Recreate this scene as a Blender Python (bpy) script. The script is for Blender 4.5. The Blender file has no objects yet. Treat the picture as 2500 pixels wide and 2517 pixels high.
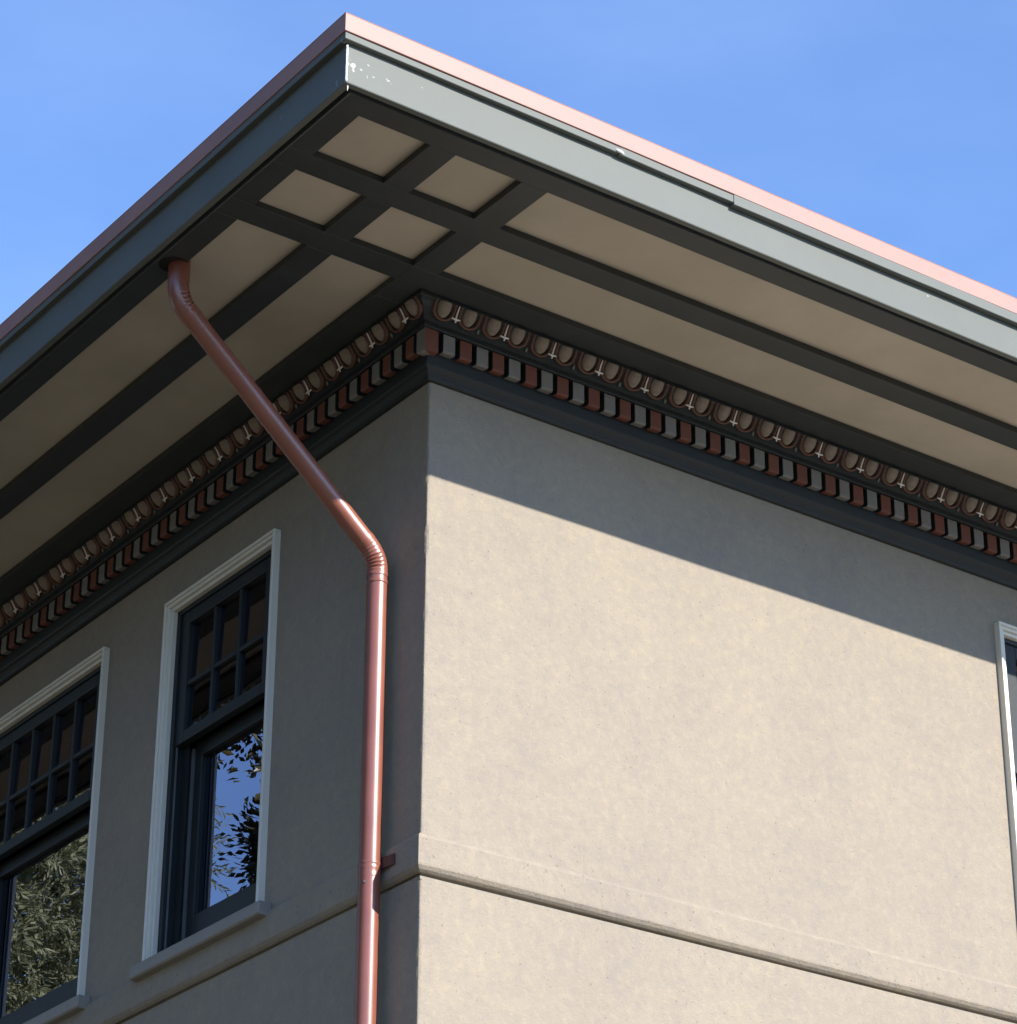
import bpy, bmesh, math, random
from mathutils import Vector, Matrix, noise as mnoise
random.seed(7)
R_ = math.radians
scene = bpy.context.scene
COL = scene.collection

# ------------------------------------------------------------------ camera
cam = bpy.data.cameras.new("camera"); camo = bpy.data.objects.new("camera", cam); COL.objects.link(camo)
yaw, pitch, roll = 0.6218, 0.4750, 0.0046
F = Vector((math.sin(yaw)*math.cos(pitch), math.cos(yaw)*math.cos(pitch), math.sin(pitch)))
Rt = Vector((math.cos(yaw), -math.sin(yaw), 0)); Up = Rt.cross(F)
R2 = math.cos(roll)*Rt + math.sin(roll)*Up; U2 = -math.sin(roll)*Rt + math.cos(roll)*Up
camo.matrix_world = Matrix(((R2.x, U2.x, -F.x, -5.7594), (R2.y, U2.y, -F.y, -8.5926), (R2.z, U2.z, -F.z, 1.6), (0, 0, 0, 1)))
cam.sensor_fit = 'HORIZONTAL'; cam.sensor_width = 36.0; cam.lens = 36*7205.5/2500
cam.clip_start = 0.1; cam.clip_end = 2000
scene.camera = camo

# ------------------------------------------------------------------ sun and sky
SUN = Vector((0.30, -1.0, 0.628)).normalized()
sl = bpy.data.lights.new("sun", 'SUN'); sl.energy = 5.0; sl.angle = R_(0.5); sl.color = (1.0, 0.94, 0.86)
so = bpy.data.objects.new("sun", sl); COL.objects.link(so)
so.rotation_euler = SUN.to_track_quat('Z', 'Y').to_euler(); so.location = SUN*40
world = bpy.data.worlds.new("World"); scene.world = world; world.use_nodes = True
wt = world.node_tree; wt.nodes.clear()
def wn(t, **k):
    n = wt.nodes.new(t)
    for a, b in k.items(): setattr(n, a, b)
    return n
sky = wn('ShaderNodeTexSky', sky_type='NISHITA', sun_disc=False, sun_elevation=math.asin(SUN.z),
         sun_rotation=math.atan2(SUN.x, SUN.y), altitude=50, air_density=1.0, dust_density=0.15, ozone_density=2.6)
bg = wn('ShaderNodeBackground'); bg.inputs[1].default_value = 0.15
wo = wn('ShaderNodeOutputWorld')
tc = wn('ShaderNodeTexCoord'); nz = wn('ShaderNodeTexNoise'); mp = wn('ShaderNodeMapping')
mp.inputs['Scale'].default_value = (2.0, 2.0, 5.0); mp.inputs['Location'].default_value = (0.9, 0.2, 0.6)
nz.inputs['Scale'].default_value = 1.6; nz.inputs['Detail'].default_value = 7; nz.inputs['Roughness'].default_value = 0.55
cr = wn('ShaderNodeValToRGB'); cr.color_ramp.elements[0].position = 0.44; cr.color_ramp.elements[0].color = (0, 0, 0, 1)
cr.color_ramp.elements[1].position = 0.80; cr.color_ramp.elements[1].color = (0.10, 0.10, 0.10, 1)
mx = wn('ShaderNodeMixRGB'); mx.inputs[2].default_value = (5.5, 6.2, 7.2, 1)
wt.links.new(tc.outputs['Generated'], mp.inputs[0]); wt.links.new(mp.outputs[0], nz.inputs['Vector'])
wt.links.new(nz.outputs['Fac'], cr.inputs[0]); wt.links.new(cr.outputs[0], mx.inputs[0])
wt.links.new(sky.outputs[0], mx.inputs[1]); ti = wn('ShaderNodeMixRGB', blend_type='MULTIPLY'); ti.inputs[0].default_value = 1.0; ti.inputs[2].default_value = (0.86, 0.99, 1.22, 1)
wt.links.new(mx.outputs[0], ti.inputs[1]); wt.links.new(ti.outputs[0], bg.inputs[0]); wt.links.new(bg.outputs[0], wo.inputs[0])
scene.view_settings.view_transform = 'Standard'; scene.view_settings.look = 'None'
scene.view_settings.exposure = 0.86; scene.view_settings.gamma = 1.0; scene.view_settings.use_curve_mapping = False

# ------------------------------------------------------------------ materials
def paint(name, base, rough=0.6, ior=1.5, var=0.12, vscale=3.0, bump=0.0, bscale=60.0, dark=None, spots=None, streak=False, bdist=0.004):
    m = bpy.data.materials.new(name); m.use_nodes = True; t = m.node_tree; L = t.links.new
    b = t.nodes['Principled BSDF']; b.inputs['Roughness'].default_value = rough; b.inputs['IOR'].default_value = ior
    tc = t.nodes.new('ShaderNodeTexCoord'); mp = t.nodes.new('ShaderNodeMapping')
    if streak: mp.inputs['Scale'].default_value = (1, 1, 0.15)
    L(tc.outputs['Object'], mp.inputs[0])
    n = t.nodes.new('ShaderNodeTexNoise'); n.inputs['Scale'].default_value = vscale; n.inputs['Detail'].default_value = 8
    n.inputs['Roughness'].default_value = 0.6; L(mp.outputs[0], n.inputs['Vector'])
    r = t.nodes.new('ShaderNodeValToRGB'); r.color_ramp.elements[0].position = 0.3; r.color_ramp.elements[1].position = 0.7
    d = dark or tuple(c*(1-var) for c in base); l = tuple(min(1, c*(1+var)) for c in base)
    r.color_ramp.elements[0].color = (*d, 1); r.color_ramp.elements[1].color = (*l, 1)
    L(n.outputs['Fac'], r.inputs[0]); out = r.outputs[0]
    if spots:
        sc, pos, colr = spots
        n3 = t.nodes.new('ShaderNodeTexNoise'); n3.inputs['Scale'].default_value = sc; n3.inputs['Detail'].default_value = 4; L(tc.outputs['Object'], n3.inputs['Vector'])
        sx = t.nodes.new('ShaderNodeSeparateXYZ'); L(tc.outputs['Object'], sx.inputs[0]); mr = t.nodes.new('ShaderNodeMapRange')
        mr.inputs['From Min'].default_value = -1.18; mr.inputs['From Max'].default_value = -0.75; mr.inputs['To Min'].default_value = 0.11; mr.inputs['To Max'].default_value = 0.0
        L(sx.outputs[0], mr.inputs['Value']); wy = t.nodes.new('ShaderNodeMath'); wy.operation = 'LESS_THAN'; wy.inputs[1].default_value = -1.1; L(sx.outputs[1], wy.inputs[0])
        m1 = t.nodes.new('ShaderNodeMath'); m1.operation = 'MULTIPLY'; L(mr.outputs[0], m1.inputs[0]); L(wy.outputs[0], m1.inputs[1])
        a1 = t.nodes.new('ShaderNodeMath'); a1.operation = 'ADD'; L(n3.outputs['Fac'], a1.inputs[0]); L(m1.outputs[0], a1.inputs[1]); n3o = a1.outputs[0]
        r3 = t.nodes.new('ShaderNodeValToRGB'); r3.color_ramp.elements[0].position = pos; r3.color_ramp.elements[1].position = pos+0.015
        r3.color_ramp.elements[0].color = (0, 0, 0, 1); L(n3o, r3.inputs[0])
        mm = t.nodes.new('ShaderNodeMixRGB'); mm.inputs[2].default_value = (*colr, 1); L(r3.outputs[0], mm.inputs[0]); L(out, mm.inputs[1]); out = mm.outputs[0]
    L(out, b.inputs['Base Color'])
    rr = t.nodes.new('ShaderNodeMapRange'); rr.inputs['To Min'].default_value = rough*0.88; rr.inputs['To Max'].default_value = min(1, rough*1.12)
    L(n.outputs['Fac'], rr.inputs['Value']); L(rr.outputs[0], b.inputs['Roughness'])
    if bump:
        n2 = t.nodes.new('ShaderNodeTexNoise'); n2.inputs['Scale'].default_value = bscale; n2.inputs['Detail'].default_value = 5; L(tc.outputs['Object'], n2.inputs['Vector'])
        bp = t.nodes.new('ShaderNodeBump'); bp.inputs['Strength'].default_value = bump; bp.inputs['Distance'].default_value = bdist
        L(n2.outputs['Fac'], bp.inputs['Height']); L(bp.outputs[0], b.inputs['Normal'])
    return m

def stucco_mat():
    m = bpy.data.materials.new('stucco'); m.use_nodes = True; t = m.node_tree; L = t.links.new
    b = t.nodes['Principled BSDF']; b.inputs['Roughness'].default_value = 0.8
    tc = t.nodes.new('ShaderNodeTexCoord')
    def ns(s, d=6, ro=0.55, dist=0.0):
        n = t.nodes.new('ShaderNodeTexNoise'); n.inputs['Scale'].default_value = s; n.inputs['Detail'].default_value = d
        n.inputs['Roughness'].default_value = ro; n.inputs['Distortion'].default_value = dist; L(tc.outputs['Object'], n.inputs['Vector']); return n
    a = ns(1.7, 6, 0.62, 0.15); c = ns(16, 8, 0.68, 0.1); f = ns(95, 5, 0.65)
    r = t.nodes.new('ShaderNodeValToRGB'); e = r.color_ramp.elements
    e[0].position = 0.36; e[0].color = (0.252, 0.217, 0.172, 1); e[1].position = 0.66; e[1].color = (0.280, 0.239, 0.181, 1)
    L(a.outputs['Fac'], r.inputs[0])
    r2 = t.nodes.new('ShaderNodeValToRGB'); e = r2.color_ramp.elements
    e[0].position = 0.35; e[0].color = (0.91, 0.915, 0.94, 1); e[1].position = 0.68; e[1].color = (1.06, 1.045, 0.985, 1)
    L(c.outputs['Fac'], r2.inputs[0])
    mm = t.nodes.new('ShaderNodeMixRGB'); mm.blend_type = 'MULTIPLY'; mm.inputs[0].default_value = 1; L(r.outputs[0], mm.inputs[1]); L(r2.outputs[0], mm.inputs[2])
    # trowelled patches a few centimetres across, small pits and faint vertical weathering
    vo = ns(30, 4, 0.6, 0.3); r4 = t.nodes.new('ShaderNodeValToRGB'); r4.color_ramp.elements[0].position = 0.52; r4.color_ramp.elements[1].position = 0.60
    r4.color_ramp.elements[0].color = (0.975, 0.975, 0.985, 1); r4.color_ramp.elements[1].color = (1.05, 1.04, 1.01, 1); L(vo.outputs['Fac'], r4.inputs[0])
    m4 = t.nodes.new('ShaderNodeMixRGB'); m4.blend_type = 'MULTIPLY'; m4.inputs[0].default_value = 1; L(mm.outputs[0], m4.inputs[1]); L(r4.outputs[0], m4.inputs[2])
    pi = ns(62, 2, 0.5); r5 = t.nodes.new('ShaderNodeValToRGB'); r5.color_ramp.elements[0].position = 0.29; r5.color_ramp.elements[1].position = 0.33
    r5.color_ramp.elements[0].color = (0.72, 0.70, 0.68, 1); L(pi.outputs['Fac'], r5.inputs[0])
    m5 = t.nodes.new('ShaderNodeMixRGB'); m5.blend_type = 'MULTIPLY'; m5.inputs[0].default_value = 1; L(m4.outputs[0], m5.inputs[1]); L(r5.outputs[0], m5.inputs[2])
    mpg = t.nodes.new('ShaderNodeMapping'); mpg.inputs['Scale'].default_value = (7, 7, 0.5); L(tc.outputs['Object'], mpg.inputs[0])
    sn = t.nodes.new('ShaderNodeTexNoise'); sn.inputs['Scale'].default_value = 1.0; sn.inputs['Detail'].default_value = 5; L(mpg.outputs[0], sn.inputs['Vector'])
    r6 = t.nodes.new('ShaderNodeValToRGB'); r6.color_ramp.elements[0].position = 0.3; r6.color_ramp.elements[1].position = 0.6
    r6.color_ramp.elements[0].color = (0.975, 0.975, 0.978, 1); L(sn.outputs['Fac'], r6.inputs[0])
    m6 = t.nodes.new('ShaderNodeMixRGB'); m6.blend_type = 'MULTIPLY'; m6.inputs[0].default_value = 1; L(m5.outputs[0], m6.inputs[1]); L(r6.outputs[0], m6.inputs[2]); mm = m6
    L(mm.outputs[0], b.inputs['Base Color'])
    ad = t.nodes.new('ShaderNodeMath'); ad.operation = 'MULTIPLY_ADD'; ad.inputs[1].default_value = 0.60; L(f.outputs['Fac'], ad.inputs[0]); L(c.outputs['Fac'], ad.inputs[2])
    bp = t.nodes.new('ShaderNodeBump'); bp.inputs['Strength'].default_value = 0.65; bp.inputs['Distance'].default_value = 0.006
    L(ad.outputs[0], bp.inputs['Height']); L(bp.outputs[0], b.inputs['Normal'])
    return m

def glass_mat():
    m = bpy.data.materials.new('window_glass'); m.use_nodes = True; t = m.node_tree; t.nodes.clear(); L = t.links.new
    o = t.nodes.new('ShaderNodeOutputMaterial'); g = t.nodes.new('ShaderNodeBsdfGlossy'); g.inputs['Roughness'].default_value = 0.0
    g.inputs['Color'].default_value = (0.90, 0.88, 1.0, 1)
    tr = t.nodes.new('ShaderNodeBsdfTransparent'); tr.inputs['Color'].default_value = (0.35, 0.38, 0.40, 1)
    fr = t.nodes.new('ShaderNodeFresnel'); fr.inputs['IOR'].default_value = 1.9
    mxs = t.nodes.new('ShaderNodeMixShader')
    mu = t.nodes.new('ShaderNodeMath'); mu.operation = 'MULTIPLY_ADD'; mu.inputs[1].default_value = 1.3; mu.inputs[2].default_value = 0.05; mu.use_clamp = True
    L(fr.outputs[0], mu.inputs[0]); L(mu.outputs[0], mxs.inputs[0]); L(tr.outputs[0], mxs.inputs[1]); L(g.outputs[0], mxs.inputs[2]); L(mxs.outputs[0], o.inputs[0])
    tc = t.nodes.new('ShaderNodeTexCoord'); n = t.nodes.new('ShaderNodeTexNoise'); n.inputs['Scale'].default_value = 2.2; n.inputs['Detail'].default_value = 1; L(tc.outputs['Object'], n.inputs['Vector'])
    bp = t.nodes.new('ShaderNodeBump'); bp.inputs['Strength'].default_value = 0.10; bp.inputs['Distance'].default_value = 0.01; L(n.outputs['Fac'], bp.inputs['Height'])
    L(bp.outputs[0], g.inputs['Normal'])
    return m

def leaf_mat(name, cols, rough=0.45, trans=0.35):
    m = bpy.data.materials.new(name); m.use_nodes = True; t = m.node_tree; L = t.links.new
    b = t.nodes['Principled BSDF']; b.inputs['Roughness'].default_value = rough
    tc = t.nodes.new('ShaderNodeTexCoord'); n = t.nodes.new('ShaderNodeTexNoise'); n.inputs['Scale'].default_value = 9; n.inputs['Detail'].default_value = 3
    L(tc.outputs['Object'], n.inputs['Vector']); r = t.nodes.new('ShaderNodeValToRGB'); e = r.color_ramp.elements
    e[0].position = 0.35; e[0].color = (*cols[0], 1); e[1].position = 0.65; e[1].color = (*cols[1], 1); L(n.outputs['Fac'], r.inputs[0]); L(r.outputs[0], b.inputs['Base Color'])
    tl = t.nodes.new('ShaderNodeBsdfTranslucent'); L(r.outputs[0], tl.inputs['Color']); ms = t.nodes.new('ShaderNodeMixShader'); ms.inputs[0].default_value = trans
    L(b.outputs[0], ms.inputs[1]); L(tl.outputs[0], ms.inputs[2]); L(ms.outputs[0], t.nodes['Material Output'].inputs[0])
    return m

M = dict(
    stucco=stucco_mat(),
    enamel=paint('dark_green_grey_enamel', (0.060, 0.070, 0.072), 0.42, 1.66, 0.10, 5, 0.12, 40, bdist=0.003),
    fascia=paint('fascia_enamel', (0.118, 0.128, 0.114), 0.62, 1.38, 0.08, 4, 0.10, 14, spots=(26.0, 0.755, (0.34, 0.35, 0.34)), bdist=0.003),
    beam=paint('eave_beam_paint', (0.034, 0.039, 0.038), 0.50, 1.5, 0.14, 6, 0.2, 60),
    cornice=paint('cornice_paint', (0.012, 0.016, 0.018), 0.55, 1.5, 0.2, 9, 0.3, 70),
    panel=paint('soffit_panel_paint', (0.455, 0.40, 0.315), 0.6, 1.5, 0.08, 2.5, 0.1, 30, dark=(0.40, 0.35, 0.27)),
    red=paint('red_roof_metal', (0.33, 0.170, 0.138), 0.54, 1.46, 0.10, 3, 0.05, 12),
    pipe=paint('downspout_red_paint', (0.22, 0.069, 0.042), 0.34, 1.75, 0.12, 5, 0.12, 20, bdist=0.003),
    bracket=paint('bracket_shaded_maroon', (0.055, 0.026, 0.024), 0.5, 1.4),  # shade put into the strap's colour, darker than the pipe paint
    dred=paint('dentil_brick_red', (0.150, 0.052, 0.034), 0.7, 1.45, 0.15, 14, 0.3, 80),
    dgrey=paint('dentil_grey', (0.185, 0.175, 0.158), 0.7, 1.45, 0.12, 14, 0.3, 80),
    egg=paint('egg_beige', (0.25, 0.205, 0.160), 0.6, 1.45, 0.25, 20, 0.2, 80),
    ring=paint('egg_cup_terracotta', (0.13, 0.058, 0.038), 0.6, 1.45, 0.2, 20, 0.2, 80),
    white=paint('dart_white', (0.80, 0.78, 0.74), 0.5, 1.45, 0.05, 20),
    casing=paint('window_casing_paint', (0.66, 0.63, 0.54), 0.45, 1.5, 0.05, 8, 0.15, 40, streak=True),
    sill=paint('window_sill_paint', (0.24, 0.22, 0.19), 0.5, 1.5, 0.08, 8, 0.15, 40),
    sash=paint('sash_navy_paint', (0.008, 0.0118, 0.0130), 0.55, 1.5, 0.12, 8, 0.1, 40),
    track=paint('aluminium_track', (0.11, 0.12, 0.12), 0.40, 1.5, 0.08, 8),
    glass=glass_mat(),
    blind=paint('window_blind', (0.55, 0.55, 0.50), 0.7, 1.4, 0.04, 8),
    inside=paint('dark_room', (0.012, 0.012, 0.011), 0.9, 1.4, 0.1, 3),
    roof=paint('roof_membrane', (0.20, 0.08, 0.06), 0.7, 1.5, 0.15, 4, 0.2, 30),
    bark=paint('bark', (0.085, 0.062, 0.045), 0.9, 1.4, 0.4, 6, 0.8, 30, streak=True),
    lawn=paint('lawn', (0.085, 0.070, 0.038), 0.9, 1.4, 0.35, 6, 0.8, 80),
    paving=paint('worn_asphalt', (0.12, 0.11, 0.095), 0.85, 1.45, 0.12, 1.2, 0.3, 60),
    concrete=paint('pale_concrete', (0.40, 0.36, 0.29), 0.85, 1.45, 0.10, 1.5, 0.3, 60),
    leaf_b=leaf_mat('feathery_leaf', ((0.13, 0.155, 0.075), (0.47, 0.50, 0.31))),
    leaf_a=leaf_mat('broad_leaf', ((0.035, 0.045, 0.012), (0.12, 0.105, 0.035)), 0.35, 0.2),
)

# ------------------------------------------------------------------ mesh helpers
class MB:
    def __init__(s): s.v = []; s.f = []; s.m = []
    def add(s, vs, fs, mi=0):
        k = len(s.v); s.v += [tuple(q) for q in vs]; s.f += [tuple(k+i for i in f) for f in fs]; s.m += [mi]*len(fs)
    def box(s, x0, y0, z0, x1, y1, z1, mi=0):
        x0, x1 = sorted((x0, x1)); y0, y1 = sorted((y0, y1)); z0, z1 = sorted((z0, z1))
        s.add([(x0,y0,z0),(x1,y0,z0),(x1,y1,z0),(x0,y1,z0),(x0,y0,z1),(x1,y0,z1),(x1,y1,z1),(x0,y1,z1)],
              [(0,3,2,1),(4,5,6,7),(0,1,5,4),(1,2,6,5),(2,3,7,6),(3,0,4,7)], mi)
    def tube(s, pts, rad, n=20, mi=0, caps=True):
        """pts: centres; rad: float or function(i, angle, inward) -> radius"""
        pts = [Vector(p) for p in pts]; rings = []; ref = Vector((0, 1, 0))
        for i, p in enumerate(pts):
            d = (pts[min(i+1, len(pts)-1)] - pts[max(i-1, 0)]).normalized()
            rf = ref if abs(d.dot(ref)) < 0.95 else Vector((1, 0, 0))
            a = d.cross(rf).normalized(); b = a.cross(d)
            rings.append([p + (a*math.cos(t)+b*math.sin(t))*(rad(i, t) if callable(rad) else rad) for t in [2*math.pi*k/n for k in range(n)]])
        vs = [q for r in rings for q in r]; fs = []
        for i in range(len(pts)-1):
            for k in range(n): fs.append((i*n+k, i*n+(k+1) % n, (i+1)*n+(k+1) % n, (i+1)*n+k))
        if caps: fs.append(tuple(range(n))[::-1]); fs.append(tuple((len(pts)-1)*n+k for k in range(n)))
        s.add(vs, fs, mi)
    def build(s, name, mats, parent=None, smooth=False, bevel=0, seg=1):
        me = bpy.data.meshes.new(name); me.from_pydata(s.v, [], s.f)
        if name not in ('wall', 'pane', 'room_lining', 'ground', 'strap'):
            b_ = bmesh.new(); b_.from_mesh(me); bmesh.ops.recalc_face_normals(b_, faces=b_.faces); b_.to_mesh(me); b_.free()
        me.update()
        for mt in (mats if isinstance(mats, (list, tuple)) else [mats]): me.materials.append(mt)
        me.polygons.foreach_set('material_index', s.m)
        if smooth: me.polygons.foreach_set('use_smooth', [True]*len(s.f))
        o = bpy.data.objects.new(name, me); COL.objects.link(o)
        if parent is not None: o.parent = parent
        if bevel:
            bv = o.modifiers.new('bevel', 'BEVEL'); bv.width = bevel; bv.segments = seg; bv.limit_method = 'ANGLE'; bv.angle_limit = R_(40)
        return o
def link_copy(src, name, parent, loc, rotz=0, mirror=False):
    o = bpy.data.objects.new(name, src.data); COL.objects.link(o); o.parent = parent; o.location = loc
    o.rotation_euler = (0, 0, rotz)
    if mirror: o.scale = (-1, 1, 1)
    return o
def empty(name, loc, parent=None):
    o = bpy.data.objects.new(name, None); COL.objects.link(o); o.location = loc
    if parent is not None: o.parent = parent
    return o
def wob(x, s, amp): return amp*(math.sin(x*2.1+s)+0.6*math.sin(x*5.3+2.2*s)+0.35*math.sin(x*13.1+4*s))

X1, Y1 = 12.0, 12.0
def run(mb, prof, xs=None, ys=None, amp=0.0, seed=1.0, step=0.25, x1=X1, y1=Y1, dz=None, mi=0):
    """closed profile [(p,z)] swept round the corner; p is the distance out from both wall faces"""
    path = []
    n = max(1, int(x1/step)) if amp or dz else 1
    for i in range(n): path.append(('x', x1*(n-i)/n))
    path.append(('c', 0))
    n2 = max(1, int(y1/step)) if amp or dz else 1
    for i in range(1, n2+1): path.append(('y', y1*i/n2))
    vs = []; k = len(prof)
    for t, d in path:
        for (p, z) in prof:
            if t == 'x': q = p + wob(d, seed, amp); vs.append((d if d != x1 else x1, -q, z + wob(d+3, seed, amp*.6)))
            elif t == 'c': vs.append((-p, -p, z))
            else: q = p + wob(d+7, seed, amp); vs.append((-q, d, z + wob(d+11, seed, amp*.6)))
    fs = []
    for i in range(len(path)-1):
        for j in range(k): fs.append((i*k+j, i*k+(j+1) % k, (i+1)*k+(j+1) % k, (i+1)*k+j))
    fs.append(tuple(range(k))[::-1]); fs.append(tuple((len(path)-1)*k+j for j in range(k)))
    mb.add(vs, fs, mi)

# ------------------------------------------------------------------ ground
g = MB(); g.add([(-600,-600,0),(600,-600,0),(600,600,0),(-600,600,0)], [(0,1,2,3)])
go = g.build('ground', M['lawn']); go['kind'] = 'structure'
g = MB(); g.box(-4.5, -22, -0.05, 26, 0.0, 0.004); go = g.build('road', M['paving']); go['kind'] = 'structure'
g = MB(); g.box(-0.5, -5.0, -0.04, 26, -0.02, 0.10); go = g.build('added_pavement', M['concrete']); go['kind'] = 'structure'  # unseen pale strip, added to bounce sunlight up onto the soffit

# ------------------------------------------------------------------ the house
house = empty('house', (0, 0, 0))
house['label'] = 'tan stucco house corner under a deep dark green coffered eave with red roof edge'
house['category'] = 'house'
# window openings (along-wall start, end)
ZW0, ZW1 = 5.60, 7.255
W1 = (1.165, 2.030); W2 = (2.678, 3.972); W3 = (3.176, 4.040)
def wall_face(mb, face, openings, z0, z1, length, corner=0.012):
    """plane with openings, plus returns 0.2 deep"""
    def P(d, dep, z): return (d, dep, z) if face == 'x' else (dep, d, z)
    cuts = [corner] + [c for o in openings for c in o] + [length]
    for i in range(len(cuts)-1):
        a, b = cuts[i], cuts[i+1]
        if i % 2 == 0: rs = [(z0, z1)]
        else: rs = [(z0, ZW0), (ZW1, z1)]
        for (c, d) in rs:
            q = [P(a,0,c), P(b,0,c), P(b,0,d), P(a,0,d)]
            mb.add(q, [(0,1,2,3)] if face == 'x' else [(3,2,1,0)])
    for a, b in openings:
        D = 0.22
        for q in ([P(a,0,ZW0),P(a,D,ZW0),P(a,D,ZW1),P(a,0,ZW1)], [P(b,0,ZW0),P(b,D,ZW0),P(b,D,ZW1),P(b,0,ZW1)],
                  [P(a,0,ZW0),P(b,0,ZW0),P(b,D,ZW0),P(a,D,ZW0)], [P(a,0,ZW1),P(b,0,ZW1),P(b,D,ZW1),P(a,D,ZW1)]):
            mb.add(q, [(0,1,2,3)])
w = MB()
ZB0, ZB1 = 5.405, 5.562
wall_face(w, 'x', [W3], 5.50, 7.60, X1); wall_face(w, 'y', [W1, W2], 5.50, 7.60, Y1)
wall_face(w, 'x', [], 0.0, 5.38, X1); wall_face(w, 'y', [], 0.0, 5.38, Y1)
for (a, b) in ((0.0, 5.38), (5.50, 7.60)):       # hand-finished rounded arris with small unevenness
    n = int((b-a)/0.04); cols = []
    for i in range(n+1):
        z = a+(b-a)*i/n; e = 0.0032*mnoise.noise(Vector((0, 0, z*7))) + 0.0030*mnoise.noise(Vector((3, 0, z*33))); r = 0.012
        cols.append([(r, 0, z), (r*.45-e*.2, r*.10-e, z), (r*.22-e, r*.22-e, z), (r*.10-e, r*.45-e*.2, z), (0, r, z)])
    vs = [q for c in cols for q in c]; fs = []
    for i in range(n):
        for j in range(4): fs.append((i*5+j+1, i*5+j, (i+1)*5+j, (i+1)*5+j+1))
    w.add(vs, fs)
# groove under the belt course and the far walls
run(w, [(-0.05,5.375),(-0.0,5.380),(0.0,5.392),(-0.010,5.396),(-0.012,5.401),(-0.010,5.406),(-0.05,5.41)])
w.add([(X1,0,0),(X1,Y1,0),(X1,Y1,7.85),(X1,0,7.85)], [(0,1,2,3)]); w.add([(0,Y1,0),(X1,Y1,0),(X1,Y1,7.85),(0,Y1,7.85)], [(3,2,1,0)])
w.build('wall', M['stucco'], house)
b = MB(); run(b, [(-0.04,5.404),(0.006,5.404),(0.016,5.412),(0.025,5.426),(0.026,5.434),(0.026,5.536),(0.023,5.546),(0.003,5.561),(-0.04,5.563)], amp=0.0014, step=0.07)
b.build('belt_course', M['stucco'], house)

# eave: soffit frame, panels
A = [-1.1150, -1.0136, -0.6961, -0.5787, -0.2735, -0.1515]
ZS = 7.824; TH = 0.030
sf = MB()
def cell(x0, x1, y0, y1): sf.box(x0, y0, ZS, x1, y1, ZS+TH)
cell(A[0], X1, A[0], A[1]); cell(A[0], X1, A[2], A[3]); cell(A[0], A[4], A[4], A[5]); cell(A[4], X1, A[4], 0.0)
for (u0, u1) in ((A[0], A[1]), (A[2], A[3]), (A[4], A[5])):
    cell(u0, u1, A[1], A[2]); cell(u0, u1, A[3], A[4])
cell(A[0], A[1], A[5], Y1); cell(A[2], A[3], A[5], Y1); cell(A[4], 0.0, 0.0, Y1); 
soffit = sf.build('soffit', M['beam'], house, bevel=0.0015)
def panel(x0, x1, y0, y1):
    p = MB(); p.box(x0-0.01, y0-0.01, ZS+TH+0.001, x1+0.01, y1+0.01, ZS+TH+0.012)
    o = p.build('soffit_panel', M['panel'], soffit)
for i in (1, 3):
    for j in (1, 3): panel(A[i], A[i+1], A[j], A[j+1])
panel(A[5], X1, A[1], A[2]); panel(A[5], X1, A[3], A[4])
for i in (1, 3): panel(A[i], A[i+1], A[5], Y1)
# far sides: plain closing slab above everything, so no sky leaks in
# fascia, drip, red roof edge, roof
fb = MB()
run(fb, [(1.1460,7.8195),(1.1700,7.8195),(1.1720,7.823),(1.1712,8.012),(1.1460,8.012)], amp=0.0011, seed=2.3, step=0.12)
fascia = fb.build('fascia', M['fascia'], house)
lp = MB()
run(lp, [(1.1155,7.822),(1.1270,7.817),(1.1280,7.824),(1.1280,7.840),(1.1458,7.842),(1.1458,7.87),(1.1155,7.87)], amp=0.0008, seed=5.1, step=0.15)
lp.build('fascia_bead', M['enamel'], fascia)
# drip flashing in lapped lengths
def strip(mb, face, a, b, z0, z1, p0=1.146, p1=1.198, sd=1.0, mitre=False):
    n = max(2, int(abs(b-a)/0.1)); vs = []; prof = [(p0, z0+0.004), (p1-0.002, z0), (p1, z0+0.002), (p1, z1), (p0, z1)]
    for i in range(n+1):
        d = a+(b-a)*i/n
        for (p, z) in prof:
            q = p + wob(d, sd, 0.0008); zz = z + (wob(d, sd+2, 0.0010) if z < z1-0.001 else 0)
            dd = -q if (mitre and i == 0) else d
            vs.append((dd, -q, zz) if face == 'x' else (-q, dd, zz))
    k = 5; fs = []
    for i in range(n):
        for j in range(k): fs.append((i*k+j, i*k+(j+1) % k, (i+1)*k+(j+1) % k, (i+1)*k+j))
    fs.append(tuple(range(k))[::-1]); fs.append(tuple(n*k+j for j in range(k))); mb.add(vs, fs)
dr = MB()
strip(dr, 'x', -1.195, 0.061, 7.990, 8.0195, p1=1.195, sd=1.2, mitre=True)
strip(dr, 'x', 0.062, 0.627, 7.986, 8.0196, p1=1.196, sd=1.5)
strip(dr, 'x', 0.628, X1, 7.974, 8.0197, p1=1.200, sd=2.2)
strip(dr, 'y', -1.195, 2.35, 7.990, 8.0195, p1=1.195, sd=3.2, mitre=True)
strip(dr, 'y', 2.351, Y1, 7.987, 8.0196, p1=1.196, sd=4.2)
sl1 = MB()
sl1.tube([(0.040,-1.195,8.000),(0.052,-1.198,7.998),(0.070,-1.198,7.996),(0.082,-1.195,7.996)], lambda i, t: (0.003,0.007,0.006,0.002)[i], 8)
sl2 = MB()
sl2.tube([(-1.1735+0.0012*mnoise.noise(Vector((q*.9, 0, 0))), -1.1740, 7.821+q*0.0079) for q in range(21)], lambda i, t: 0.0042+0.0022*mnoise.noise(Vector((i*.55, 3, 0))), 8)
sl3 = MB()
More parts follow.
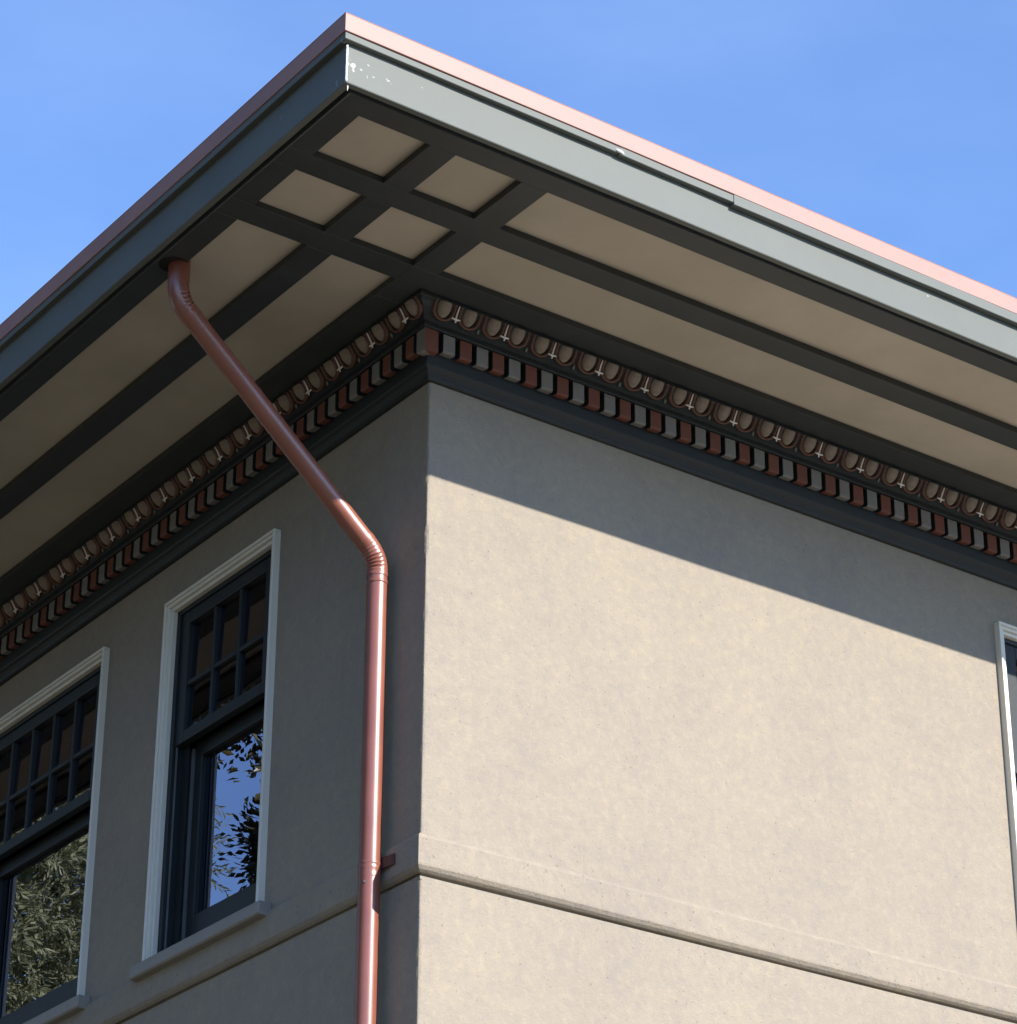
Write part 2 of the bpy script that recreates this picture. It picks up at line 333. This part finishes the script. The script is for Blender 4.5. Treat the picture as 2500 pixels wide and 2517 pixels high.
sl3.tube([(-1.158, -1.160, 7.826), (-1.157, -1.160, 7.806), (-1.159, -1.161, 7.792)], lambda i, t: (0.0032, 0.0024, 0.0012)[i], 6)
roof = MB()
e = 1.193; z0 = 8.100; hx, hy = X1+1.2, Y1+1.2; rz = z0+2.6
roof.add([(-e,-e,z0),(hx,-e,z0),(hx,hy,z0),(-e,hy,z0),(5.3,5.3,rz),(6.7,6.7,rz),(-e,-e,8.06),(hx,-e,8.06),(hx,hy,8.06),(-e,hy,8.06)],
         [(0,1,5,4),(1,2,5),(2,3,4,5),(3,0,4),(6,9,8,7),(0,6,7,1),(1,7,8,2),(2,8,9,3),(3,9,6,0)])
roof = roof.build('roof', M['roof'], house)
rd = MB()
run(rd, [(1.12,8.0206),(1.1990,8.0204),(1.2010,8.0220),(1.2005,8.0270),(1.2005,8.0965),(1.2020,8.1005),(1.1985,8.1030),(1.12,8.106)], amp=0.0010, seed=7.7, step=0.12, x1=X1+1.2, y1=Y1+1.2)
rd.build('roof_edge_flashing', M['red'], roof)
dr.build('drip_flashing', M['fascia'], roof)
for q_ in (sl1, sl2, sl3): q_.build('sealant_bead', M['white'], roof, smooth=True)

# cornice mouldings: one run for each wall face, mitred at the corner
def half(mb, prof, face, length, n=1, amp=0, sd=1):
    vs = []; k = len(prof)
    for i in range(n+1):
        for (p, z) in prof:
            q = p + (wob(length*i/n, sd, amp) if i else 0)
            d = -p if i == 0 else length*i/n
            vs.append((d, -q, z) if face == 'x' else (-q, d, z))
    fs = []
    for i in range(n):
        for j in range(k): fs.append((i*k+j, i*k+(j+1) % k, (i+1)*k+(j+1) % k, (i+1)*k+j))
    fs.append(tuple(range(k))[::-1]); fs.append(tuple(n*k+j for j in range(k))); mb.add(vs, fs)
BACK = 0.045
prof = [(-0.02,7.510),(0.012,7.510),(0.020,7.514),(0.021,7.522),(0.016,7.526),(0.020,7.534),(0.030,7.548),(0.043,7.556),(0.046,7.562),(0.046,7.572),
        (0.041,7.574),(0.041,7.704),(0.086,7.704),(0.089,7.709),(0.089,7.718),(0.086,7.721),(0.086,7.728),(0.098,7.731),(0.101,7.742),(0.106,7.756),(0.119,7.776),(0.136,7.792),(0.143,7.803),
        (0.151,7.806),(0.153,7.815),(0.153,7.823),(-0.02,7.823)]
cornices = {}
for face, L_ in (('x', X1), ('y', Y1)):
    c = MB(); half(c, prof, face, L_, 60, 0.0009, 3.0)
    cornices[face] = c.build('cornice', M['cornice'], house)
def facepos(face, d): return ((d, 0, 0), 0.0, False) if face == 'x' else ((0, d, 0), R_(-90), True)
# local frames: on the right face local x runs along +x and outward is -y.  For the left face we build separate meshes.
def mapv(face, d, p, z): return (d, -p, z) if face == 'x' else (-p, d, z)
def mesh_for(face, fn):
    mb = MB(); fn(mb, face); return mb
def dentil_mesh(mat, face, wdt=0.059):
    mb = MB(); h = wdt/2; z0, z1 = 7.617, 7.703; c = 0.004
    prof_ = [(BACK-0.006, z0+0.005), (0.072, z0), (0.079, z0+0.006), (0.079, z1), (BACK-0.006, z1)]
    vs = [mapv(face, s*h, p, z) for s in (-1, 1) for (p, z) in prof_]
    fs = [(0,1,2,3,4), (9,8,7,6,5)] + [(i, (i+1) % 5, 5+(i+1) % 5, 5+i) for i in range(5)]
    mb.add(vs, fs, 0); mb.m[-len(fs):] = [1, 1] + [0]*(len(fs)-2); return mb
def egg_mesh(face):
    mb = MB()
    # axis of the moulding: from lower back (p .094, z 7.722) to upper front (p .140, z 7.806), bulging outward
    A0 = Vector((0.099, 7.742)); A1 = Vector((0.143, 7.812)); ax = (A1-A0); ln = ax.length; ax.normalize(); nr = Vector((-ax.y, ax.x))
    if nr.x < 0: nr = -nr
    def pos(s, r, out):     # s along the axis 0..1, r sideways, out bulge
        q = A0+ax*(s*ln)+nr*out; return mapv(face, r, q.x, q.y)
    # egg: half ellipsoid, widest at upper third, cut at the top
    nu, nv = 12, 10; vs = []
    for i in range(nu+1):
        s = 0.09+0.93*i/nu; t = (s-0.09)/1.25; wd = 0.035*math.sqrt(max(0, 1-((t-0.55)/0.552)**2))*(1.0 if t > .55 else 1.0)
        for j in range(nv+1):
            a = math.pi*j/nv; vs.append(pos(s, -wd*math.cos(a), -0.012+0.036*(wd/0.035)*math.sin(a)))
    fs = [(i*(nv+1)+j, i*(nv+1)+j+1, (i+1)*(nv+1)+j+1, (i+1)*(nv+1)+j) for i in range(nu) for j in range(nv)]
    fs.append(tuple(nu*(nv+1)+j for j in range(nv+1))); mb.add(vs, fs, 0)
    # U-shaped cup standing proud round the egg
    pts = []
    for k in range(25):
        a = math.pi*(k/24); pts.append((0.050*math.cos(a)*(0.98 if 4 < k < 20 else 1.0), 0.60-0.57*math.sin(a)**0.85))
    pts = [(0.049, 1.02), (0.051, 0.8)] + pts + [(-0.051, 0.8), (-0.049, 1.02)]
    k = 4; vs = []
    cen = Vector((0, 0.75))
    for (r, s) in pts:
        sc = 0.83
        ri = r*sc; si = cen.y+(s-cen.y)*0.86 if s < 0.75 else s
        vs += [pos(s, r*1.10, -0.010), pos(s, r*1.04, 0.010), pos(si, ri*1.03, 0.012), pos(si, ri*0.96, -0.010)]
    fs = []
    for i in range(len(pts)-1):
        for j in range(k): fs.append((i*k+j, i*k+(j+1) % k, (i+1)*k+(j+1) % k, (i+1)*k+j))
    mb.add(vs, fs, 1); return mb
def dart_mesh(face):
    mb = MB(); S = 1 if face == 'x' else 1
    line = [(0.152,7.806),(0.144,7.796),(0.136,7.784),(0.129,7.772),(0.124,7.760),(0.121,7.744)]
    mb.tube([mapv(face, 0, p, z) for p, z in line], lambda i, t: (0.0030,0.0034,0.0036,0.0040,0.0046,0.0030)[i], 8)
    mb.tube([mapv(face, r, 0.125-abs(r)*0.1, 7.757+abs(r)*0.15) for r in (-0.022,-0.011,0,0.011,0.022)], lambda i, t: (0.0026,0.0042,0.0048,0.0042,0.0026)[i], 8)
    return mb
def knob_mesh(face):
    mb = MB(); mb.tube([mapv(face, 0, p, z) for p, z in ((0.110,7.762),(0.108,7.754),(0.106,7.746),(0.104,7.739))], lambda i, t: (0.002,0.006,0.005,0.001)[i], 8); return mb
proto = {}
for face in 'xy':
    par = cornices[face]
    # dentils (the corner block is one block with its two faces painted differently)
    lim = 3.75 if face == 'x' else 5.3; pit = 0.0822 if face == 'x' else 0.0836; st = 0.0435 if face == 'x' else 0.034
    rngd = random.Random(3)
    d = {c: None for c in ('dgrey', 'dred')}
    i = 0; pos_ = st; far = {'dgrey': MB(), 'dred': MB()}
    while pos_ < L_-0.1:
        c = ('dgrey', 'dred')[i % 2] if face == 'x' else ('dred', 'dgrey')[i % 2]
        if pos_ < lim:
            if d[c] is None:
                d[c] = dentil_mesh(c, face).build('dentil', [M[c], M['cornice']], par, bevel=0.002); o = d[c]
            else:
                o = d[c].copy(); COL.objects.link(o); o.parent = par
            jl = rngd.uniform(-0.0015, 0.0015); o.location = (pos_+jl, 0, rngd.uniform(-.001, .0004)) if face == 'x' else (0, pos_+jl, rngd.uniform(-.001, .0004))
        else:
            mb_ = dentil_mesh(c, face); off = Vector((pos_, 0, 0) if face == 'x' else (0, pos_, 0))
            far[c].add([Vector(q)+off for q in mb_.v], mb_.f); far[c].m[-len(mb_.f):] = mb_.m
        pos_ += pit; i += 1
    for c in far:
        o = far[c].build('dentil', [M[c], M['cornice']], par); o['kind'] = 'stuff'
    # eggs and darts
    e0 = -0.020 if face == 'x' else -0.060; dp = 0.1222 if face == 'x' else 0.1226
    egg = egg_mesh(face).build('egg_ornament', [M['egg'], M['ring']], par, smooth=True); n = 0; x = e0
    far_e = MB(); far_d = MB(); dart = None; knob = None
    while x < L_-0.1:
        off = (x, 0, 0) if face == 'x' else (0, x, 0)
        off2 = (x+dp/2, 0, 0) if face == 'x' else (0, x+dp/2, 0)
        isdart = (n % 2 == 0)
        if x < lim:
            o = egg if n == 0 else egg.copy()
            if n: COL.objects.link(o); o.parent = par
            o.location = (off[0]+rngd.uniform(-.0015,.0015)*(face == 'x'), off[1]+rngd.uniform(-.0015,.0015)*(face == 'y'), rngd.uniform(-.0012,.0008))
            o.rotation_euler = (0, 0, 0)
            if isdart:
                if dart is None: dart = dart_mesh(face).build('dart_ornament', M['white'], par, smooth=True); o = dart
                else: o = dart.copy(); COL.objects.link(o); o.parent = par
            else:
                if knob is None: knob = knob_mesh(face).build('bud_ornament', M['dgrey'], par, smooth=True); o = knob
                else: o = knob.copy(); COL.objects.link(o); o.parent = par
            o.location = off2
        else:
            q = egg_mesh(face); far_e.add([Vector(v)+Vector(off) for v in q.v], q.f); far_e.m[-len(q.f):] = q.m
            if isdart: q = dart_mesh(face); far_d.add([Vector(v)+Vector(off2) for v in q.v], q.f)
        x += dp; n += 1
    o = far_e.build('egg_ornament', [M['egg'], M['ring']], par, smooth=True); o['kind'] = 'stuff'
    o = far_d.build('dart_ornament', M['white'], par, smooth=True); o['kind'] = 'stuff'
cb = MB(); z0, z1 = 7.600, 7.703
cb.add([(-0.079,-0.079,z0),(-0.012,-0.079,z0+.004),(-0.012,-0.03,z0+.004),(-0.079,-0.079,z1),(-0.012,-0.079,z1),(-0.012,-0.03,z1)], [(0,1,4,3),(0,2,1),(1,2,5,4)], 0)
cb.add([(-0.079,-0.079,z0),(-0.079,-0.020,z0+.004),(-0.03,-0.020,z0+.004),(-0.079,-0.079,z1),(-0.079,-0.020,z1),(-0.03,-0.020,z1),(-0.012,-0.03,z0+.004)], [(1,0,3,4),(2,1,4,5),(0,1,2),(0,2,6)], 1)
o = cb.build('dentil', [M['dred'], M['dgrey']], cornices['x']); o['label'] = 'corner dentil block, red on one face and grey on the other'

# ------------------------------------------------------------------ windows
def window(face, a, b, cols, parent, blinds=False, ears=(0.105, 0.085)):
    """a,b: opening along the wall. Parts are sub-parts of the window."""
    cx = (a+b)/2
    win = MB(); N = lambda d, dep, z: (d, dep, z) if face == 'x' else (dep, d, z)
    def bx(mb, d0, d1, e0, e1, z0, z1, mi=0):
        if face == 'x': mb.box(d0, e0, z0, d1, e1, z1, mi)
        else: mb.box(e0, d0, z0, e1, d1, z1, mi)
    z0, z1 = ZW0, ZW1
    # jamb liner = the window body
    for (p, q) in ((a, a+0.034), (b-0.034, b)): bx(win, p, q, 0.012, 0.20, z0+0.02, z1-0.03)
    bx(win, a, b, 0.012, 0.20, z1-0.03, z1)
    body = win.build('window', M['sash'], parent, bevel=0.002)
    # casing: three stepped bands, outermost proud
    cs = MB()
    def frame(o, i, p0, p1, head=1.0, bottom=5.590):
        # from o outside to i outside of opening edge (distance outward); projection p
        bx(cs, a-o, a-i, -p0, -p1, bottom, z1+i*head); bx(cs, b+i, b+o, -p0, -p1, bottom, z1+i*head); bx(cs, a-o, b+o, -p0, -p1, z1+i*head, z1+o*head)
    frame(0.041, 0.026, 0.034, -0.03); frame(0.0259, 0.010, 0.026, -0.03); frame(0.0099, -0.008, 0.012, -0.05)
    cs.build('casing', M['casing'], body, bevel=0.0035, seg=2)
    # sill with sloping top
    sl_ = MB(); sa, sb = a-ears[0], b+ears[1]
    pr = [(-0.062, 5.545), (-0.066, 5.556), (-0.060, 5.590), (0.20, 5.655), (0.20, 5.56), (-0.02, 5.545), (-0.02, 5.52), (-0.055, 5.535)]
    pr = [(-0.010, 5.525), (-0.058, 5.530), (-0.066, 5.538), (-0.064, 5.588), (0.20, 5.640), (0.20, 5.525)]
    def sill_seg(s0, s1, pr):
        vs = [N(s, e, z) for s in (s0, s1) for (e, z) in pr]; k = len(pr)
        sl_.add(vs, [tuple(range(k)), tuple(range(k, 2*k))[::-1]] + [(i, (i+1) % k, k+(i+1) % k, k+i) for i in range(k)])
    sill_seg(a+0.001, b-0.001, pr)
    ear = [(-0.001, 5.526), (-0.058, 5.530), (-0.066, 5.538), (-0.064, 5.588), (-0.001, 5.5895)]
    sill_seg(sa, a, ear); sill_seg(b, sb, ear)
    sl_.build('sill', M['sill'], body, bevel=0.003)
    # upper sash
    us = MB(); f0, f1 = 0.022, 0.062; ia, ib = a+0.034, b-0.034; st = 0.072; pt, pb, pm = 7.163, 6.640, 6.868
    bx(us, ia, ia+st, f0, f1, 6.585, 7.225); bx(us, ib-st, ib, f0, f1, 6.585, 7.225)
    bx(us, ia+st, ib-st, f0, f1, pt, 7.225); bx(us, ia+st, ib-st, f0, f1, 6.585, pb)
    ga, gb = ia+st, ib-st; W = (gb-ga)/cols
    for i in range(1, cols): bx(us, ga+i*W-0.011, ga+i*W+0.011, f0+.004, f1-.002, pb, pt)
    for i in range(cols): bx(us, ga+i*W+(0.011 if i else 0), ga+(i+1)*W-(0.011 if i < cols-1 else 0), f0+.005, f1-.003, pm-0.011, pm+0.011)
    us.build('upper_sash', M['sash'], body, bevel=0.004, seg=2)
    gl = MB()
    q = [N(ga-.01, 0.040, pb-.01), N(gb+.01, 0.040, pb-.01), N(gb+.01, 0.0515, pt+.01), N(ga-.01, 0.0515, pt+.01)]   # loose sash: leans in a little
    gl.add(q, [(0,1,2,3)] if face == 'x' else [(3,2,1,0)]); gl.build('pane', M['glass'], body)
    # putty line: pale bead at the bottom of the panes where old paint flaked
    # lower sash
    ls = MB(); g0, g1 = 0.100, 0.140; ja, jb = ia+0.052, ib-0.052; ls_st = 0.060
    bx(ls, ja, ja+ls_st, g0, g1, 5.668, 6.600); bx(ls, jb-ls_st, jb, g0, g1, 5.668, 6.600)
    bx(ls, ja+ls_st, jb-ls_st, g0, g1, 6.530, 6.600); bx(ls, ja+ls_st, jb-ls_st, g0, g1, 5.650, 5.790)
    ls.build('lower_sash', M['sash'], body, bevel=0.004, seg=2)
    gl = MB(); q = [N(ja+.05, 0.122, 5.78), N(jb-.05, 0.122, 5.78), N(jb-.05, 0.122, 6.54), N(ja+.05, 0.122, 6.54)]
    gl.add(q, [(0,1,2,3)] if face == 'x' else [(3,2,1,0)]); gl.build('pane', M['glass'], body)
    # side tracks
    tr = MB()
    for (p, q, s) in ((ia, ia+0.052, 1), (ib-0.052, ib, -1)):
        bx(tr, p, q, 0.066, 0.072, 5.640, 6.583, 1); bx(tr, p, q, 0.108, 0.16, 5.645, 7.22, 1)
        for e_ in (0.030, 0.074, 0.098):
            ed = (p, p+0.008) if s > 0 else (q-0.008, q)
            bx(tr, ed[0]+s*.001, ed[1]+s*.001, e_, e_+0.006, 5.63, 6.583, 0)
        ed = (p+0.040, p+0.046) if s > 0 else (q-0.046, q-0.040)
        bx(tr, ed[0], ed[1], 0.088, 0.107, 5.645, 6.58, 0)
    tr.build('side_track', [M['track'], M['sash']], body)
    # room box behind
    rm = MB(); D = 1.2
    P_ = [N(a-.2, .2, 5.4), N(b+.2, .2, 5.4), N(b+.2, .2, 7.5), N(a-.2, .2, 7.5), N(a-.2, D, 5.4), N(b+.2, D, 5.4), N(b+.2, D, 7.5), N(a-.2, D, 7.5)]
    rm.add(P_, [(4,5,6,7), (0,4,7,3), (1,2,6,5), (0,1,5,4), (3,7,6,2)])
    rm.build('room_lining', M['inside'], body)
    if blinds:
        bl = MB(); bx(bl, ja, jb, 0.165, 0.172, 6.0, 7.2)
        bl.build('blind', M['blind'], body)
    return body
window('y', *W1, 3, house); window('y', *W2, 5, house); window('x', *W3, 3, house, blinds=True, ears=(0.046, 0.046))

# ------------------------------------------------------------------ downspout
PX, PY, PR = -0.079, 0.226, 0.0425
def crimp(n, depth, side):
    return lambda i, t: PR*(1 - (depth*(0.5+0.5*math.cos(t-side))**2)*(0.5-0.5*math.cos(i*math.pi*2/n)))
ds = MB(); ds.tube([(PX, PY, z) for z in (5.430, 5.0, 4.0, 3.0, 2.0, 1.0, 0.25)], PR, 28, caps=False)
down = ds.build('downspout', M['pipe'], house, smooth=True)
ds = MB(); ds.tube([(PX, PY, z) for z in (6.70, 6.45, 6.2, 5.95, 5.7, 5.455)], PR*0.985, 28, caps=False); ds.build('pipe_length', M['pipe'], down, smooth=True)
def bend(p0, p1, p2, r, n=16):
    """arc-like bend at p1 starting r before and ending r after"""
    p0, p1, p2 = map(Vector, (p0, p1, p2)); a = p1+(p0-p1).normalized()*r; c = p1+(p2-p1).normalized()*r
    return [(a*(1-t)**2 + p1*2*t*(1-t) + c*t*t) for t in [i/n for i in range(n+1)]]
T0 = Vector((-1.026, 0.276, 7.96)); T1 = Vector((-1.026, 0.276, 7.672)); T2 = Vector((PX, PY, 6.778)); T3 = Vector((PX, PY, 6.66))
def elbow(pts, pre, post, inner, name, kk=(1.9, 0.9)):
    n = len(pts); allp = [pre]+pts+[post]; cen = sum((p for p in pts), Vector())/n
    rings = []; mb = MB()
    fine = []
    for i in range(len(allp)-1):
        k = 4 if 0 < i < len(allp)-2 else 2
        for j in range(k): fine.append(allp[i].lerp(allp[i+1], j/k))
    fine.append(allp[-1]); N_ = len(fine); dirn = Vector(inner).normalized()
    # tube with creases on the inner side
    vs = []; ns = 32; ref = Vector((0, 1, 0))
    for i, p in enumerate(fine):
        d = (fine[min(i+1, N_-1)]-fine[max(i-1, 0)]).normalized(); a = d.cross(ref).normalized(); b_ = a.cross(d)
        inbend = 2 < i < N_-3
        for k in range(ns):
            t = 2*math.pi*k/ns; v = a*math.cos(t)+b_*math.sin(t)
            s_in = max(0.0, v.dot(dirn)*kk[0]-kk[1]) if inbend else 0
            cr_ = (0.0060*(0.5+0.5*math.cos(i*math.pi/4*1.0))*(1 if abs(i-N_*.62) < N_*.2 else 0.25)*min(1, s_in)) if inbend else 0
            vs.append(p+v*(PR*1.02-cr_ + (0.0012 if i in (1, N_-2) else 0)))
    fs = [(i*ns+k, i*ns+(k+1) % ns, (i+1)*ns+(k+1) % ns, (i+1)*ns+k) for i in range(N_-1) for k in range(ns)]
    mb.add(vs, fs); return mb.build(name, M['pipe'], down, smooth=True)
dg = (T2-T1).normalized()
elbow(bend(T0, T1, T2, 0.075), Vector((T0.x, T0.y, 7.90)), T1+dg*0.10, (0.65, -0.75, 0.1), 'elbow', (1.7, 0.6))
elbow(bend(T1, T2, T3, 0.075), T2-dg*0.10, Vector((PX, PY, 6.690)), (-0.75, -0.65, -0.2), 'elbow')
ds = MB(); ds.tube([T1+dg*0.07]+[T1.lerp(T2, k_/8) for k_ in range(1, 8)]+[T2-dg*0.07], PR*0.985, 28, caps=False); ds.build('pipe_length', M['pipe'], down, smooth=True)
ds = MB(); ds.tube([(PX, PY, z) for z in (5.490, 5.486, 5.480, 5.474, 5.468, 5.462, 5.456, 5.440, 5.436, 5.425)], lambda i, t: PR*(1.0, 1.035, 1.035, 0.985, 1.035, 1.035, 1.01, 1.01, 1.025, 1.0)[i], 28, caps=False); ds.build('coupling', M['pipe'], down, smooth=True)
ds = MB(); ds.tube([(PX, PY, z) for z in (6.672, 6.669, 6.660, 6.657)], lambda i, t: PR*(1.0, 1.045, 1.045, 1.0)[i], 28, caps=False); ds.build('coupling', M['pipe'], down, smooth=True)
st = MB()   # strap: band round the pipe and a flange fixed to the belt course
pts = []
zc0, zc1 = 5.468, 5.512
ang = [R_(a_) for a_ in range(100, 290, 10)]
arc = [(PX+math.cos(a_)*PR*1.07, PY+math.sin(a_)*PR*1.07) for a_ in ang]
poly = [(-0.036, PY+0.052), (PX+.036, PY+0.022), (PX+.040, PY), (PX+.036, PY-0.020), (PX+.038, PY-0.035), (-0.034, PY-0.064), (-0.030, PY-0.098)]
vs = []; 
for (x_, y_) in poly:
    vs += [(x_, y_, zc0), (x_, y_, zc1)]
n = len(poly); st.add(vs, [(2*i, 2*i+2, 2*i+3, 2*i+1) for i in range(n-1)])
so_ = st.build('strap', M['bracket'], down); sm = so_.modifiers.new('solid', 'SOLIDIFY'); sm.thickness = 0.003; sm.offset = 1
sc_ = MB(); vd = Vector((-0.85, -0.52, 0)).normalized(); c0 = Vector((PX, PY, 5.402))+vd*PR
sc_.tube([c0-vd*0.002, c0+vd*0.003, c0+vd*0.0045], lambda i, t: (0.0055, 0.0055, 0.003)[i], 10); sc_.build('screw', M['track'], down)
# thin dark disc on the soffit, coloured as the shade inside the pipe hole
ho = MB(); ho.tube([(T0.x-0.022, T0.y+.006, 7.8235), (T0.x-0.022, T0.y+.006, 7.8225)], PR*1.45, 28); ho.build('soffit_hole_shade', M['inside'], soffit)

# ------------------------------------------------------------------ trees opposite the left wall (two seen mirrored in its windows), then unseen trees added for shade
def limb(mb, a, b, r0, r1, bendv=0.25, n=7, rnd=random):
    a, b = Vector(a), Vector(b); L_ = (b-a).length; off = Vector((rnd.uniform(-1,1), rnd.uniform(-1,1), rnd.uniform(.2,1)))*bendv*L_*.35
    pts = [a.lerp(b, i/n)+off*math.sin(math.pi*i/n) for i in range(n+1)]
    mb.tube(pts, lambda i, t: r0+(r1-r0)*i/n, 9); return pts
def leaf(vs, fs, c, d, nrm, ln, wd):
    s_ = d.cross(nrm).normalized()*wd; k = len(vs); m_ = c+d*ln*.5+nrm*ln*.05; e = c+d*ln-nrm*ln*.08
    vs += [c, m_-s_, e, m_+s_]; fs.append((k, k+1, k+2, k+3))
def rdir(rnd):
    while True:
        v = Vector((rnd.uniform(-1,1), rnd.uniform(-1,1), rnd.uniform(-1,1)))
        if 0.05 < v.length < 1: return v.normalized()
def tree(name, lab, base, h, crown_c, crown_r, kind, seed, mat, nspray, lsize, group=None, extra=()):
    rnd = random.Random(seed); base = Vector(base); cc = Vector(crown_c); cr_ = Vector(crown_r)
    root = empty(name, base); root['label'] = lab; root['category'] = 'tree'
    if group: root['group'] = group
    tk = MB(); top = cc+Vector((0, 0, cr_.z*.75)); main = limb(tk, base, top, 0.045*h**.8, 0.03, 0.08, 12, rnd)
    lobes = []
    for i in range(16):
        d = rdir(rnd); d.z = abs(d.z)*.9-.25; p = cc+Vector((d.x*cr_.x, d.y*cr_.y, d.z*cr_.z))*rnd.uniform(.55, .8)
        st_ = main[min(12, int(4+i/16*7))]; limb(tk, st_, p, 0.10*h/12, 0.02, 0.3, 6, rnd); lobes.append((p, rnd.uniform(.32, .5)*min(cr_)))
    for (p, r_) in extra: limb(tk, main[8], Vector(p), 0.05, 0.015, 0.2, 6, random.Random(5)); lobes.append((Vector(p), r_))
    o = tk.build('trunk', M['bark'], root, smooth=True); o.matrix_parent_inverse = Matrix.Translation(-base)
    vs, fs = [], []
    for i in range(nspray):
        if kind == 'feather':
            d = rdir(rnd); wv = 1+0.18*mnoise.noise(d*2.3+Vector((seed, 0, 0))); rr = rnd.uniform(.72, 1.03)*wv
            p = cc+Vector((d.x*cr_.x, d.y*cr_.y, d.z*cr_.z))*rr; out = (d+rdir(rnd)*.55+Vector((0, 0, .35))).normalized(); Ln = rnd.uniform(.5, .9); c = p.copy()
            nl = int(Ln/0.021)
            for j in range(nl):
                out = (out+rdir(rnd)*.05+Vector((0, 0, -.018))).normalized(); c = c+out*(Ln/nl); sd = out.cross(rdir(rnd)).normalized()
                leaf(vs, fs, c, (out*.8+sd*.7).normalized(), rdir(rnd), lsize*rnd.uniform(.6, 1.3), lsize*.12)
        else:
            lp, lr = rnd.choice(lobes); d = rdir(rnd); p = lp+d*lr*rnd.uniform(.5, 1.05); out = (d+rdir(rnd)*.6).normalized()
            nl = 26
            for j in range(nl):
                c = p+rdir(rnd)*rnd.uniform(0, lsize*3.6); dd = (c-p+out*.1+rdir(rnd)*.08).normalized()
                leaf(vs, fs, c, dd, rdir(rnd), lsize*rnd.uniform(.7, 1.2), lsize*.24)
    if kind == 'feather':
        for i in range(26000):
            d = rdir(rnd); p = cc+Vector((d.x*cr_.x, d.y*cr_.y, d.z*cr_.z))*rnd.uniform(.55, .82)
            leaf(vs, fs, p, rdir(rnd), rdir(rnd), .15, .030)
    me = bpy.data.meshes.new('crown'); me.from_pydata(vs, [], fs); me.materials.append(M[mat]); cro = bpy.data.objects.new('crown', me); COL.objects.link(cro)
    cro.parent = root; cro.matrix_parent_inverse = Matrix.Translation(-base)
    return root
tree('feathery_tree', 'yellow green feathery tree filling the mirror image in the wider window', (-5.03, 17.72, 0), 17, (-4.83, 17.52, 11.2), (2.75, 2.75, 5.4), 'feather', 3, 'leaf_b', 9500, 0.10)
tree('broadleaf_tree', 'dark broadleaf tree whose leaf clusters are mirrored in the narrower window', (-6.9, 7.6, 0), 15, (-5.49, 8.47, 10.5), (2.8, 2.8, 5.0), 'broad', 11, 'leaf_a', 2900, 0.085, None, [((-5.87, 10.98, 10.15), 0.34)])
GT = 'unseen garden trees added to screen the sky'  # trees put in to keep sky light off the left wall
tree('added_garden_tree', 'big dark unseen tree added to block sky light, left of the house and nearest to its left wall, outside the picture', (-13, 1.5, 0), 16, (-13, 1.5, 8.5), (4.2, 4.2, 7.5), 'broad', 20, 'leaf_a', 900, 0.32, GT)
tree('added_garden_tree', 'big dark unseen tree added to block sky light, behind the broadleaf tree left of the house, outside the picture', (-14.5, 8, 0), 18, (-14.5, 8, 9.5), (4.2, 4.2, 8.5), 'broad', 21, 'leaf_a', 900, 0.32, GT)
tree('added_garden_tree', 'low wide dark unseen tree added to block sky light, behind the feathery tree left of the house, outside the picture', (-16, 15, 0), 12, (-16, 15, 6.7), (3.8, 3.8, 5.5), 'broad', 22, 'leaf_a', 620, 0.30, GT)
tree('added_garden_tree', 'very tall dark unseen tree with a bare trunk, added to darken the fascia reflection, left of the house, outside the picture', (-9.3, 12.3, 0), 23, (-9.2, 12.6, 18.9), (3.4, 3.6, 3.6), 'broad', 23, 'leaf_a', 1300, 0.22, GT)  # added high crown that darkens what the left fascia reflects
tree('added_garden_tree', 'tall dark unseen tree added to block sky light, farthest back on the left side of the house, outside the picture', (-5.5, 26, 0), 14, (-5.5, 26, 7.7), (3.8, 3.8, 6.5), 'broad', 24, 'leaf_a', 620, 0.30, GT)
for i, (x_, w_) in enumerate((( -14, 'leftmost'), (-4, 'second from the left'), (6, 'middle'), (16, 'second from the right'), (26, 'rightmost'))):  # unseen row added to lower the sky light on the right wall
    tree('added_street_tree', w_+' of the five unseen trees added across the road behind the camera to cut sky light', (x_, -31, 0), 12, (x_, -31, 6.2), (4.6, 3.5, 5.6), 'broad', 40+i, 'leaf_a', 620, 0.34, 'trees across the road')
